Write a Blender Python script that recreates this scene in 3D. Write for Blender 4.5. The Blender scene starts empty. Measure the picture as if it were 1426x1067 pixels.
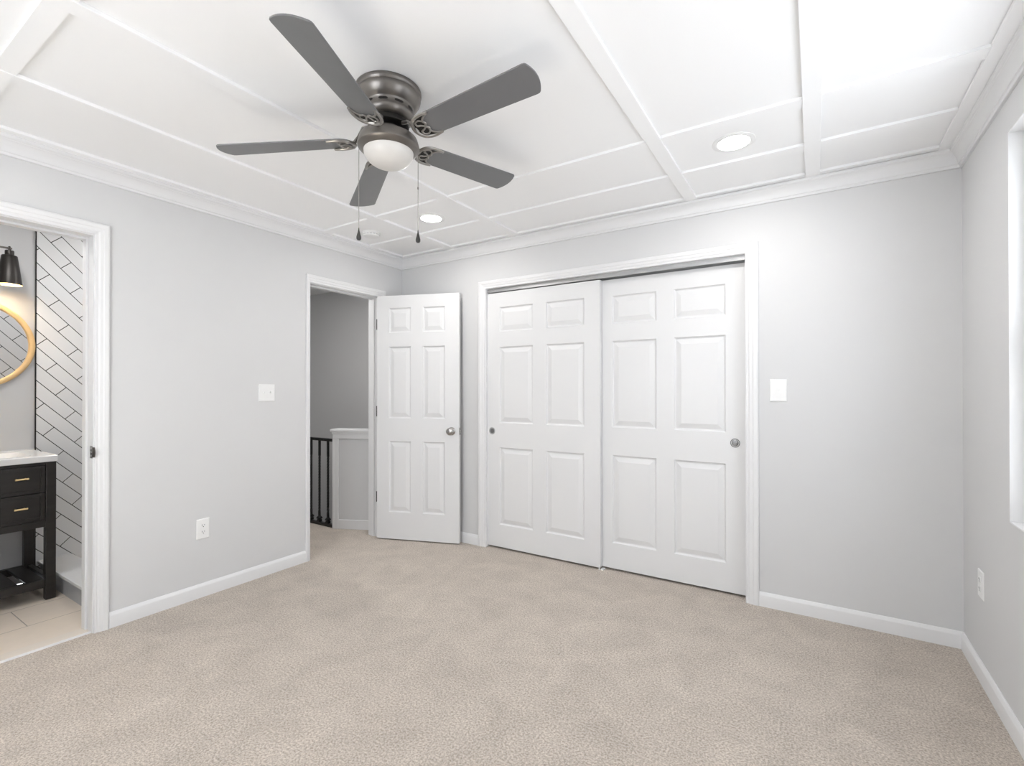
import bpy, math
from math import sin, cos, pi, radians
from mathutils import Vector, Matrix

SC = bpy.context.scene
COL = SC.collection

# ------------------------------------------------------------------ camera
CAM_H = 1.2545
F_PX, IMG_W = 668.4069, 1426.0
yaw, pitch, roll = radians(32.2021), radians(0.245), radians(-0.0214)
Fv = Vector((-sin(yaw) * cos(pitch), cos(yaw) * cos(pitch), sin(pitch)))
R0 = Vector((cos(yaw), sin(yaw), 0))
U0 = R0.cross(Fv)
Rv = R0 * cos(roll) + U0 * sin(roll)
Uv = -R0 * sin(roll) + U0 * cos(roll)
cam_data = bpy.data.cameras.new('camera')
cam = bpy.data.objects.new('camera', cam_data)
COL.objects.link(cam)
cam.matrix_world = Matrix(((Rv.x, Uv.x, -Fv.x, 0), (Rv.y, Uv.y, -Fv.y, 0), (Rv.z, Uv.z, -Fv.z, CAM_H), (0, 0, 0, 1)))
cam_data.sensor_fit = 'HORIZONTAL'
cam_data.sensor_width = 36.0
cam_data.lens = 36.0 * F_PX / IMG_W
cam_data.shift_y = 6.2917 / IMG_W
cam_data.clip_start = 0.02
SC.camera = cam

# ------------------------------------------------------------------ world, exposure
SC.view_settings.view_transform = 'Standard'
SC.view_settings.look = 'None'
SC.view_settings.gamma = 1.0
SC.view_settings.use_curve_mapping = False
SC.view_settings.exposure = 0.46
world = bpy.data.worlds.new('overcast_daylight')
SC.world = world
world.use_nodes = True
wn = world.node_tree
bg = wn.nodes['Background']
bg.inputs['Strength'].default_value = 11.0
w_tc = wn.nodes.new('ShaderNodeTexCoord')
w_sp = wn.nodes.new('ShaderNodeSeparateXYZ')
w_rp = wn.nodes.new('ShaderNodeValToRGB')      # sunlit ground and facades below the horizon, hazy sky above
w_rp.color_ramp.elements[0].position = 0.28
w_rp.color_ramp.elements[0].color = (0.94, 0.985, 1.05, 1)
w_rp.color_ramp.elements[1].position = 0.46
w_rp.color_ramp.elements[1].color = (0.79, 0.835, 0.90, 1)
w_mr = wn.nodes.new('ShaderNodeMapRange')
w_mr.inputs['From Min'].default_value = -1
wn.links.new(w_tc.outputs['Generated'], w_sp.inputs['Vector'])
wn.links.new(w_sp.outputs['Z'], w_mr.inputs['Value'])
wn.links.new(w_mr.outputs['Result'], w_rp.inputs['Fac'])
wn.links.new(w_rp.outputs['Color'], bg.inputs['Color'])

sun_d = bpy.data.lights.new('sun', 'SUN')       # added fill: its bounce off the unseen carpet behind the viewpoint lifts the ceiling
sun_d.energy = 118.0
sun_d.angle = 0.02
sun_d.color = (0.88, 0.95, 1.0)
fill_sun = bpy.data.objects.new('sun', sun_d)
COL.objects.link(fill_sun)
fill_sun.rotation_euler = (radians(31), 0, 0)
fill_sun.location = (-1.2, -4, 5)

# ------------------------------------------------------------------ room numbers (metres)
XL, XR, YB, YR = -3.145, 0.6093, 3.1335, -1.30
WT = 0.117                    # wall thickness
XLB = XL - WT                 # hall / bathroom face of the left wall
ZC, ZB = 2.432, 2.417         # ceiling, underside of the ceiling boards
BX = -4.35                    # bathroom far wall
HALL_Y0, HALL_Y1, HALL_X0 = 1.98, 3.73, -5.7
WIN = [(1.60, 2.482, 0.762, 2.205), (0.62, 1.50, 0.762, 2.205)]   # windows in the right wall
FILL_WIN = [(-1.95, -0.65, 0.762, 2.205)]  # unseen rear wall window, added to let in fill light

def portal(name, loc, rot, w, h):
    d = bpy.data.lights.new(name, 'AREA')
    d.shape = 'RECTANGLE'
    d.size, d.size_y = w, h
    d.cycles.is_portal = True
    o = bpy.data.objects.new(name, d)
    COL.objects.link(o)
    o.location = loc
    o.rotation_euler = rot
    return o

for (a, b, c, d_) in WIN:
    portal('window_daylight', (XR + 0.15, (a + b) / 2, (c + d_) / 2), (0, radians(90), 0), d_ - c, b - a)
for (a, b, c, d_) in FILL_WIN:
    portal('window_daylight', ((a + b) / 2, YR - 0.15, (c + d_) / 2), (radians(90), 0, 0), b - a, d_ - c)

# ------------------------------------------------------------------ materials
def new_mat(name):
    m = bpy.data.materials.new(name)
    m.use_nodes = True
    nt = m.node_tree
    return m, nt, nt.nodes['Principled BSDF']

def mat(name, color, rough=0.5, metal=0.0, var=0.0, vscale=8.0, bump=0.0, bscale=200.0, spec=None, coat=0.0):
    m, nt, p = new_mat(name)
    p.inputs['Base Color'].default_value = (*color, 1)
    p.inputs['Roughness'].default_value = rough
    p.inputs['Metallic'].default_value = metal
    if spec is not None:
        p.inputs['Specular IOR Level'].default_value = spec
    if coat:
        p.inputs['Coat Weight'].default_value = coat
    tc = nt.nodes.new('ShaderNodeTexCoord')
    if var:
        n = nt.nodes.new('ShaderNodeTexNoise')
        n.inputs['Scale'].default_value = vscale
        n.inputs['Detail'].default_value = 4
        nt.links.new(tc.outputs['Object'], n.inputs['Vector'])
        r = nt.nodes.new('ShaderNodeMixRGB')
        r.inputs['Color1'].default_value = (*[c * (1 - var) for c in color], 1)
        r.inputs['Color2'].default_value = (*[min(1, c * (1 + var)) for c in color], 1)
        nt.links.new(n.outputs['Fac'], r.inputs['Fac'])
        nt.links.new(r.outputs['Color'], p.inputs['Base Color'])
    if bump:
        n = nt.nodes.new('ShaderNodeTexNoise')
        n.inputs['Scale'].default_value = bscale
        n.inputs['Detail'].default_value = 3
        nt.links.new(tc.outputs['Object'], n.inputs['Vector'])
        b = nt.nodes.new('ShaderNodeBump')
        b.inputs['Strength'].default_value = bump
        b.inputs['Distance'].default_value = 0.002
        nt.links.new(n.outputs['Fac'], b.inputs['Height'])
        nt.links.new(b.outputs['Normal'], p.inputs['Normal'])
    return m

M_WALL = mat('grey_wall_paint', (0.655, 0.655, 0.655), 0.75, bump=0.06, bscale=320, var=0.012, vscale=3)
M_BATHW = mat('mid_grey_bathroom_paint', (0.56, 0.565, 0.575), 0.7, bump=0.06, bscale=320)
M_CEIL = mat('white_ceiling_paint', (0.93, 0.93, 0.93), 0.8, bump=0.04, bscale=260)
M_TRIM = mat('white_trim_paint', (0.77, 0.77, 0.77), 0.38, bump=0.02, bscale=90)
M_DOOR = mat('white_door_paint', (0.75, 0.75, 0.75), 0.42, bump=0.03, bscale=120)
M_PLATE = mat('white_plastic', (0.84, 0.84, 0.83), 0.3, var=0.01)
M_SLOT = mat('dark_slot', (0.06, 0.06, 0.06), 0.6, var=0.1)
M_VENT = mat('shaded_vent_plastic', (0.42, 0.42, 0.42), 0.6, var=0.05)
M_PENDANT = mat('dark_pendant_metal', (0.06, 0.058, 0.055), 0.35, 0.7, var=0.1)
M_NICKEL = mat('satin_nickel', (0.42, 0.41, 0.40), 0.20, 1.0, var=0.05, vscale=40)
M_PULL = mat('brushed_steel_pull', (0.20, 0.20, 0.20), 0.32, 0.9, var=0.15, vscale=90)
M_HINGE = mat('dark_hinge_metal', (0.05, 0.048, 0.045), 0.45, 0.6, var=0.1)
M_TRACK = mat('grey_metal_track', (0.45, 0.45, 0.45), 0.35, 0.9, var=0.05)
M_GUN = mat('gunmetal_bronze', (0.20, 0.185, 0.17), 0.36, 0.85, var=0.10, vscale=30)
M_IRONP = mat('pewter_scrollwork', (0.30, 0.285, 0.265), 0.33, 0.85, var=0.15, vscale=60)
M_DARKM = mat('dark_motor_metal', (0.03, 0.028, 0.026), 0.4, 0.7, var=0.2)  # hub metal; also the painted shade between the blade iron scrolls
M_BOWL = mat('frosted_glass', (0.64, 0.62, 0.59), 0.35, var=0.02, vscale=12)
M_IRON = mat('black_wrought_iron', (0.012, 0.012, 0.012), 0.3, 0.2, var=0.2, vscale=50)
M_BRASS = mat('brushed_brass', (0.93, 0.72, 0.38), 0.28, 1.0, var=0.05)
M_SHADE = mat('black_shade_metal', (0.022, 0.019, 0.017), 0.42, 0.4, var=0.1)
M_GOLDIN = mat('gold_shade_lining', (0.88, 0.68, 0.32), 0.4, 0.6, var=0.03)
M_COUNTER = mat('white_cultured_marble', (0.78, 0.78, 0.78), 0.18, var=0.04, vscale=9)
M_THRESH = mat('pale_beige_stone', (0.70, 0.64, 0.57), 0.35, var=0.05, vscale=20)

def streak_mat(name, c1, c2, rough, scale, axis):
    m, nt, p = new_mat(name)
    tc = nt.nodes.new('ShaderNodeTexCoord')
    mp = nt.nodes.new('ShaderNodeMapping')
    s = [scale] * 3
    s[axis] = scale * 0.06
    mp.inputs['Scale'].default_value = s
    n = nt.nodes.new('ShaderNodeTexNoise')
    n.inputs['Scale'].default_value = 1.0
    n.inputs['Detail'].default_value = 6
    r = nt.nodes.new('ShaderNodeValToRGB')
    r.color_ramp.elements[0].position = 0.3
    r.color_ramp.elements[1].position = 0.7
    r.color_ramp.elements[0].color = (*c1, 1)
    r.color_ramp.elements[1].color = (*c2, 1)
    L = nt.links.new
    L(tc.outputs['Object'], mp.inputs['Vector'])
    L(mp.outputs['Vector'], n.inputs['Vector'])
    L(n.outputs['Fac'], r.inputs['Fac'])
    L(r.outputs['Color'], p.inputs['Base Color'])
    p.inputs['Roughness'].default_value = rough
    return m

M_BLADE = mat('charcoal_blade_laminate', (0.132, 0.132, 0.135), 0.33, var=0.07, vscale=14, spec=0.6)
M_VAN = streak_mat('espresso_wood', (0.012, 0.010, 0.009), (0.022, 0.019, 0.017), 0.35, 40, 1)
M_FRAMEWOOD = mat('light_gold_wood', (0.72, 0.50, 0.25), 0.35, 0.25, var=0.12, vscale=20)

def mirror_mat():
    m, nt, p = new_mat('mirror_glass')
    p.inputs['Metallic'].default_value = 1.0
    p.inputs['Roughness'].default_value = 0.01
    n = nt.nodes.new('ShaderNodeTexNoise')
    n.inputs['Scale'].default_value = 2
    r = nt.nodes.new('ShaderNodeMapRange')
    r.inputs['To Min'].default_value = 0.80
    r.inputs['To Max'].default_value = 0.84
    nt.links.new(n.outputs['Fac'], r.inputs['Value'])
    nt.links.new(r.outputs['Result'], p.inputs['Base Color'])
    return m
M_MIRROR = mirror_mat()

def glass_mat(name, tint):
    m = bpy.data.materials.new(name)
    m.use_nodes = True
    nt = m.node_tree
    nt.nodes.clear()
    o = nt.nodes.new('ShaderNodeOutputMaterial')
    t = nt.nodes.new('ShaderNodeBsdfTransparent')
    t.inputs['Color'].default_value = (tint, tint, tint, 1)
    g = nt.nodes.new('ShaderNodeBsdfGlossy')
    g.inputs['Roughness'].default_value = 0.02
    lw = nt.nodes.new('ShaderNodeLayerWeight')
    lw.inputs['Blend'].default_value = 0.5
    pw = nt.nodes.new('ShaderNodeMath')
    pw.operation = 'POWER'
    pw.inputs[1].default_value = 5.0
    f = nt.nodes.new('ShaderNodeMapRange')
    f.inputs['To Min'].default_value = 0.03
    f.inputs['To Max'].default_value = 0.9
    nt.links.new(lw.outputs['Facing'], pw.inputs[0])
    nt.links.new(pw.outputs['Value'], f.inputs['Value'])
    mx = nt.nodes.new('ShaderNodeMixShader')
    nt.links.new(f.outputs['Result'], mx.inputs['Fac'])
    nt.links.new(t.outputs['BSDF'], mx.inputs[1])
    nt.links.new(g.outputs['BSDF'], mx.inputs[2])
    nt.links.new(mx.outputs['Shader'], o.inputs['Surface'])
    return m
M_GLASS = glass_mat('rear_window_glass', 0.78)  # panes of the added rear fill window
M_GLASS_TINT = glass_mat('side_window_glass', 0.55)  # tint added to hold back daylight from the right wall

def emit_mat(name, color, strength):
    m, nt, p = new_mat(name)
    p.inputs['Base Color'].default_value = (0.8, 0.8, 0.8, 1)
    p.inputs['Emission Color'].default_value = (*color, 1)
    p.inputs['Emission Strength'].default_value = strength
    return m
M_LENS = emit_mat('lit_downlight_lens', (1.0, 0.97, 0.93), 14.0)
M_BULB = emit_mat('lit_warm_bulb', (1.0, 0.90, 0.74), 85.0)

def carpet_mat():
    m, nt, p = new_mat('beige_cut_pile_carpet')
    L = nt.links.new
    tc = nt.nodes.new('ShaderNodeTexCoord')
    def noise(scale, detail, rough=0.5):
        n = nt.nodes.new('ShaderNodeTexNoise')
        n.inputs['Scale'].default_value = scale
        n.inputs['Detail'].default_value = detail
        n.inputs['Roughness'].default_value = rough
        L(tc.outputs['Object'], n.inputs['Vector'])
        return n
    fine = noise(125, 5, 0.8)
    big = noise(5.5, 5, 0.6)
    big.inputs['Distortion'].default_value = 0.6
    r1 = nt.nodes.new('ShaderNodeValToRGB')
    r1.color_ramp.elements[0].position = 0.38
    r1.color_ramp.elements[0].color = (0.30, 0.254, 0.211, 1)
    r1.color_ramp.elements[1].position = 0.62
    r1.color_ramp.elements[1].color = (0.69, 0.618, 0.54, 1)
    L(fine.outputs['Fac'], r1.inputs['Fac'])
    r2 = nt.nodes.new('ShaderNodeMapRange')
    r2.inputs['From Min'].default_value = 0.3
    r2.inputs['From Max'].default_value = 0.7
    r2.inputs['To Min'].default_value = 0.88
    r2.inputs['To Max'].default_value = 1.08
    L(big.outputs['Fac'], r2.inputs['Value'])
    mx = nt.nodes.new('ShaderNodeMixRGB')
    mx.blend_type = 'MULTIPLY'
    mx.inputs['Fac'].default_value = 1
    L(r1.outputs['Color'], mx.inputs['Color1'])
    L(r2.outputs['Result'], mx.inputs['Color2'])
    L(mx.outputs['Color'], p.inputs['Base Color'])
    b = nt.nodes.new('ShaderNodeBump')
    b.inputs['Strength'].default_value = 0.6
    b.inputs['Distance'].default_value = 0.006
    L(fine.outputs['Fac'], b.inputs['Height'])
    L(b.outputs['Normal'], p.inputs['Normal'])
    p.inputs['Roughness'].default_value = 0.95
    p.inputs['Specular IOR Level'].default_value = 0.1
    p.inputs['Sheen Weight'].default_value = 0.15
    return m
M_CARPET = carpet_mat()

def brick_mat(name, ang, w, h, mortar, c1, c2, cm, plane, off=(0, 0), rough=0.3, offset=0.5, speck=0.0):
    """bricks laid in the plane's own metres, rotated by ang"""
    m, nt, p = new_mat(name)
    L = nt.links.new
    tc = nt.nodes.new('ShaderNodeTexCoord')
    sp = nt.nodes.new('ShaderNodeSeparateXYZ')
    cb = nt.nodes.new('ShaderNodeCombineXYZ')
    L(tc.outputs['Object'], sp.inputs['Vector'])
    L(sp.outputs['XYZ'.index(plane[0])], cb.inputs[0])
    L(sp.outputs['XYZ'.index(plane[1])], cb.inputs[1])
    mp = nt.nodes.new('ShaderNodeMapping')
    mp.inputs['Rotation'].default_value = (0, 0, ang)
    mp.inputs['Location'].default_value = (off[0], off[1], 0)
    L(cb.outputs['Vector'], mp.inputs['Vector'])
    br = nt.nodes.new('ShaderNodeTexBrick')
    br.inputs['Scale'].default_value = 1.0
    br.inputs['Brick Width'].default_value = w
    br.inputs['Row Height'].default_value = h
    br.inputs['Mortar Size'].default_value = mortar
    br.inputs['Mortar Smooth'].default_value = 0.0
    br.inputs['Color1'].default_value = (*c1, 1)
    br.inputs['Color2'].default_value = (*c2, 1)
    br.inputs['Mortar'].default_value = (*cm, 1)
    br.offset = offset
    L(mp.outputs['Vector'], br.inputs['Vector'])
    out = br.outputs['Color']
    if speck:
        n = nt.nodes.new('ShaderNodeTexNoise')
        n.inputs['Scale'].default_value = 14
        n.inputs['Detail'].default_value = 5
        L(tc.outputs['Object'], n.inputs['Vector'])
        r = nt.nodes.new('ShaderNodeMapRange')
        r.inputs['To Min'].default_value = 1 - speck
        r.inputs['To Max'].default_value = 1 + speck
        L(n.outputs['Fac'], r.inputs['Value'])
        mx = nt.nodes.new('ShaderNodeMixRGB')
        mx.blend_type = 'MULTIPLY'
        mx.inputs['Fac'].default_value = 1
        L(out, mx.inputs['Color1'])
        L(r.outputs['Result'], mx.inputs['Color2'])
        out = mx.outputs['Color']
    L(out, p.inputs['Base Color'])
    b = nt.nodes.new('ShaderNodeBump')
    b.inputs['Strength'].default_value = 0.4
    b.inputs['Distance'].default_value = 0.002
    b.invert = True
    L(br.outputs['Fac'], b.inputs['Height'])
    L(b.outputs['Normal'], p.inputs['Normal'])
    p.inputs['Roughness'].default_value = rough
    return m
TILE_ANG = radians(46.5)
M_TILE = brick_mat('white_diagonal_subway_tile', TILE_ANG, 0.305, 0.0765, 0.0022, (0.76, 0.77, 0.78), (0.72, 0.73, 0.74), (0.02, 0.02, 0.022),
                   'YZ', off=(0.125, -0.030), rough=0.25)
M_FLOORTILE = brick_mat('beige_floor_tile', radians(90), 0.61, 0.305, 0.0022, (0.74, 0.655, 0.565), (0.71, 0.63, 0.54), (0.30, 0.27, 0.23),
                        'XY', off=(-0.125, 0.185), rough=0.35, speck=0.06)
M_CURB = brick_mat('grey_marble_curb_tile', 0, 0.305, 0.20, 0.0018, (0.40, 0.41, 0.42), (0.37, 0.38, 0.40), (0.12, 0.12, 0.12), 'XZ', off=(0.1, 0.02), rough=0.3, speck=0.12)

# ------------------------------------------------------------------ mesh builder
class MB:
    def __init__(self):
        self.v = []
        self.f = []

    def quadpts(self, *pts):
        i = len(self.v)
        self.v += [tuple(p) for p in pts]
        self.f.append(tuple(range(i, i + len(pts))))
        return self

    def box(self, x0, x1, y0, y1, z0, z1):
        i = len(self.v)
        self.v += [(x0, y0, z0), (x1, y0, z0), (x1, y1, z0), (x0, y1, z0), (x0, y0, z1), (x1, y0, z1), (x1, y1, z1), (x0, y1, z1)]
        self.f += [tuple(i + k for k in q) for q in ((3, 2, 1, 0), (4, 5, 6, 7), (0, 1, 5, 4), (1, 2, 6, 5), (2, 3, 7, 6), (3, 0, 4, 7))]
        return self

    def obox(self, o, ax, ay, az):
        """box from corner o with edge vectors"""
        o, ax, ay, az = Vector(o), Vector(ax), Vector(ay), Vector(az)
        i = len(self.v)
        for c in (0, 1):
            for a, b in ((0, 0), (1, 0), (1, 1), (0, 1)):
                self.v.append(tuple(o + ax * a + ay * b + az * c))
        self.f += [tuple(i + k for k in q) for q in ((3, 2, 1, 0), (4, 5, 6, 7), (0, 1, 5, 4), (1, 2, 6, 5), (2, 3, 7, 6), (3, 0, 4, 7))]
        return self

    def loft(self, rings, closed_ring=True, cap0=True, cap1=True):
        i = len(self.v)
        n = len(rings[0])
        for r in rings:
            self.v += [tuple(p) for p in r]
        for a in range(len(rings) - 1):
            for k in range(n if closed_ring else n - 1):
                k2 = (k + 1) % n
                self.f.append((i + a * n + k, i + a * n + k2, i + (a + 1) * n + k2, i + (a + 1) * n + k))
        if cap0:
            self.f.append(tuple(i + k for k in range(n))[::-1])
        if cap1:
            self.f.append(tuple(i + (len(rings) - 1) * n + k for k in range(n)))
        return self

    def lathe(self, prof, c=(0, 0, 0), seg=48, axis=None):
        """prof: (radius, height) list; axis: matrix columns (ex, ey, ez)"""
        ex, ey, ez = axis if axis else (Vector((1, 0, 0)), Vector((0, 1, 0)), Vector((0, 0, 1)))
        c = Vector(c)
        rings = []
        for r, h in prof:
            r = max(r, 1e-4)
            rings.append([c + ex * (r * cos(2 * pi * k / seg)) + ey * (r * sin(2 * pi * k / seg)) + ez * h for k in range(seg)])
        return self.loft(rings)

    def tube(self, pts, rad, seg=8, flat=1.0, up=None):
        """tube along pts; rad a number or list; flat squashes along the up vector"""
        pts = [Vector(p) for p in pts]
        rings = []
        for i, p in enumerate(pts):
            t = (pts[min(i + 1, len(pts) - 1)] - pts[max(i - 1, 0)]).normalized()
            u = Vector(up) if up is not None else (Vector((0, 0, 1)) if abs(t.z) < 0.9 else Vector((1, 0, 0)))
            s = t.cross(u).normalized()
            u2 = s.cross(t).normalized()
            r = rad[i] if isinstance(rad, (list, tuple)) else rad
            rings.append([p + s * (r * cos(2 * pi * k / seg)) + u2 * (r * flat * sin(2 * pi * k / seg)) for k in range(seg)])
        return self.loft(rings)

    def build(self, name, m, parent=None, origin=None, smooth=False, bevel=0.0, bevseg=2, world=True, autos=35):
        """world: vertices are given in world metres and moved to the parent's (or own) origin"""
        if parent is not None:
            off = root_loc(parent)
        else:
            off = Vector(origin) if origin is not None else Vector((0, 0, 0))
        me = bpy.data.meshes.new(name)
        me.from_pydata([tuple(Vector(p) - off) for p in self.v] if world else self.v, [], self.f)
        me.materials.append(m)
        me.validate()
        import bmesh
        b = bmesh.new()
        b.from_mesh(me)
        bmesh.ops.recalc_face_normals(b, faces=b.faces)
        for e in b.edges:
            if len(e.link_faces) == 2 and e.calc_face_angle(0) > radians(autos):
                e.smooth = False
        if smooth:
            for fc in b.faces:
                fc.smooth = True
        b.to_mesh(me)
        b.free()
        o = bpy.data.objects.new(name, me)
        COL.objects.link(o)
        if parent is not None:
            o.parent = parent
        elif origin is not None:
            o.location = origin
        if bevel:
            bv = o.modifiers.new('bevel', 'BEVEL')
            bv.width = bevel
            bv.segments = bevseg
            bv.limit_method = 'ANGLE'
            bv.angle_limit = radians(40)
        return o

def root_loc(o):
    while o.parent is not None:
        o = o.parent
    return Vector(o.location)

def thing(name, label, cat, loc, group=None, kind=None):
    o = bpy.data.objects.new(name, None)
    o.empty_display_size = 0.1
    COL.objects.link(o)
    o.location = loc
    return tag(o, label, cat, group, kind)

def tag(o, label=None, cat=None, group=None, kind=None):
    if label:
        o['label'] = label
    if cat:
        o['category'] = cat
    if group:
        o['group'] = group
    if kind:
        o['kind'] = kind
    return o

def struct(o, label, cat):
    return tag(o, label, cat, None, 'structure')

def copy_tree(o, parent=None):
    c = o.copy()
    COL.objects.link(c)
    c.parent = parent
    for ch in [q for q in COL.objects if q.parent == o]:
        copy_tree(ch, c)
    return c

def wall(name, axis, t0, t1, u0, u1, z0, z1, holes, m, label, cat='wall'):
    us = sorted({u0, u1, *[h[0] for h in holes], *[h[1] for h in holes]})
    zs = sorted({z0, z1, *[h[2] for h in holes], *[h[3] for h in holes]})
    def solid(i, j):
        if i < 0 or j < 0 or i >= len(us) - 1 or j >= len(zs) - 1:
            return False
        uc, zc = (us[i] + us[i + 1]) / 2, (zs[j] + zs[j + 1]) / 2
        return not any(h[0] < uc < h[1] and h[2] < zc < h[3] for h in holes)
    P = (lambda t, u, z: (t, u, z)) if axis == 'x' else (lambda t, u, z: (u, t, z))
    mb = MB()
    for i in range(len(us) - 1):
        for j in range(len(zs) - 1):
            if not solid(i, j):
                continue
            a, b, c, d = us[i], us[i + 1], zs[j], zs[j + 1]
            for t in (t0, t1):
                mb.quadpts(P(t, a, c), P(t, b, c), P(t, b, d), P(t, a, d))
            if not solid(i - 1, j):
                mb.quadpts(P(t0, a, c), P(t1, a, c), P(t1, a, d), P(t0, a, d))
            if not solid(i + 1, j):
                mb.quadpts(P(t0, b, c), P(t1, b, c), P(t1, b, d), P(t0, b, d))
            if not solid(i, j - 1):
                mb.quadpts(P(t0, a, c), P(t1, a, c), P(t1, b, c), P(t0, b, c))
            if not solid(i, j + 1):
                mb.quadpts(P(t0, a, d), P(t1, a, d), P(t1, b, d), P(t0, b, d))
    import bmesh
    me = bpy.data.meshes.new(name)
    me.from_pydata(mb.v, [], mb.f)
    b = bmesh.new()
    b.from_mesh(me)
    bmesh.ops.remove_doubles(b, verts=b.verts, dist=1e-5)
    bmesh.ops.recalc_face_normals(b, faces=b.faces)
    b.to_mesh(me)
    b.free()
    me.materials.append(m)
    o = bpy.data.objects.new(name, me)
    COL.objects.link(o)
    return struct(o, label, cat)

# ------------------------------------------------------------------ shell
J = 0.018                      # jamb board thickness
BATH = (0.232, 0.942, 2.05)    # bathroom opening y0, y1, head
HALL = (2.199, 2.858, 2.040)   # hall opening
CLO = (-2.215, -0.3445, 2.057) # closet opening x0, x1, head

wall('wall_left', 'x', XLB, XL, YR, HALL_Y1, 0, ZC,
     [(BATH[0] - J, BATH[1] + J, 0, BATH[2] + J), (HALL[0] - J, HALL[1] + J, 0, HALL[2] + J)], M_WALL,
     'pale grey side wall with the bathroom doorway and the open hall doorway')
wall('wall_back', 'y', YB, YB + WT, XL, XR, 0, ZC, [(CLO[0] - J, CLO[1] + J, 0, CLO[2] + J)], M_WALL,
     'pale grey wall holding the sliding closet doors')
wall('wall_right', 'x', XR, XR + 0.13, YR, YB + WT, 0, ZC, WIN, M_WALL, 'pale grey wall with the bright window opening')
wall('wall_rear', 'y', YR - 0.13, YR, XLB, XR + 0.13, 0, ZC, FILL_WIN, M_WALL, 'pale grey wall opposite the closet')

mb = MB()
mb.box(XL - 0.02, XR, YR, YB, -0.12, 0).box(XLB - 0.001, XL - 0.02, HALL[0], HALL[1], -0.12, 0)
mb.box(-2.45, -0.10, YB, 3.86, -0.12, 0).box(HALL_X0, XLB - 0.001, HALL_Y0, 2.85, -0.12, 0)
mb.loft([[(-3.612, 2.849, z), (XLB - 0.001, 2.849, z), (XLB - 0.001, 3.008, z)] for z in (-0.12, 0)])
struct(mb.build('floor', M_CARPET), 'beige cut pile carpet over the whole bedroom', 'floor')
mb = MB()
mb.box(HALL_X0 - 0.1, XR + 0.2, YR - 0.2, HALL_Y1 + 0.2, ZC, ZC + 0.1)
struct(mb.build('ceiling', M_CEIL), 'white ceiling divided into panels by flat boards', 'ceiling')

# closet interior
mb = MB()
mb.box(-2.55, -2.45, YB + WT, 3.9, 0, ZC).box(-0.10, 0.0, YB + WT, 3.9, 0, ZC).box(-2.55, 0.0, 3.86, 3.93, 0, ZC)
struct(mb.build('wall_closet', M_WALL), 'grey walls inside the closet behind the sliding doors', 'wall')

# hall and stairwell
mb = MB()
mb.box(HALL_X0, XLB, HALL_Y1, HALL_Y1 + 0.1, -1.6, ZC).box(HALL_X0 - 0.1, HALL_X0, HALL_Y0 - 0.1, HALL_Y1 + 0.1, -1.6, ZC)
mb.box(HALL_X0, BX, HALL_Y0 - 0.1, HALL_Y0, 0, ZC)
struct(mb.build('wall_hall', M_WALL), 'darker grey hall wall seen through the open doorway', 'wall')
mb = MB()
mb.box(HALL_X0, XLB, 2.86, HALL_Y1, -1.6, -1.5).box(HALL_X0, XLB, 2.845, 2.855, -1.6, -0.12).box(XLB - 0.02, XLB, 2.86, HALL_Y1, -1.6, 0)
struct(mb.build('floor_stairwell', M_WALL), 'bottom of the stairwell beyond the railing', 'floor')

# bathroom shell
mb = MB()
mb.box(BX - 0.1, BX, -0.9, HALL_Y0 - 0.1, 0, ZC).box(BX, XLB, -1.0, -0.9, 0, ZC).box(BX - 0.1, XLB, HALL_Y0 - 0.1, HALL_Y0, 0, ZC)
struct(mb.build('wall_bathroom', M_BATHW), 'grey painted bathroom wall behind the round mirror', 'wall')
mb = MB()
mb.box(BX, XL - 0.105, -0.9, HALL_Y0 - 0.1, -0.1, -0.002)
struct(mb.build('floor_bathroom', M_FLOORTILE), 'large beige tiles on the bathroom floor', 'floor')
TS = 1.006                     # where the tile starts
mb = MB()
mb.box(BX, BX + 0.008, TS, HALL_Y0 - 0.1, 0, ZC)
struct(mb.build('wall_shower', M_TILE), 'white diagonal tile with dark grout beside the mirror wall', 'wall')
mb = MB()
mb.box(XLB - 0.008, XLB, 1.03, HALL_Y0 - 0.1, 0, ZC).box(BX + 0.008, XLB - 0.008, HALL_Y0 - 0.108, HALL_Y0 - 0.1, 0, ZC)
struct(mb.build('wall_shower_side', M_TILE), 'diagonal shower tile that the round mirror reflects', 'wall')
mb = MB()
mb.box(BX, BX + 0.011, TS - 0.006, TS, 0.0, ZC)
struct(mb.build('trim_tile_edge', M_IRON), 'thin black edge strip where the diagonal tile begins', 'trim')
mb = MB()
mb.box(BX + 0.008, XLB - 0.008, 1.03, 1.175, -0.002, 0.105)
cb = mb.build('trim_shower_curb', M_CURB)
struct(cb, 'low grey shower curb with a white top beside the vanity', 'curb')
mb = MB()
mb.box(BX + 0.008, XLB - 0.008, 1.015, 1.19, 0.105, 0.125)
mb.build('curb_cap', M_COUNTER, cb, bevel=0.003)

# ------------------------------------------------------------------ ceiling boards, crown, baseboards, casings
N_TRIM = [0]
def trim(mbx, m, label, cat='trim', **k):
    N_TRIM[0] += 1
    return struct(mbx.build('trim_%d' % N_TRIM[0], m, **k), label, cat)

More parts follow.
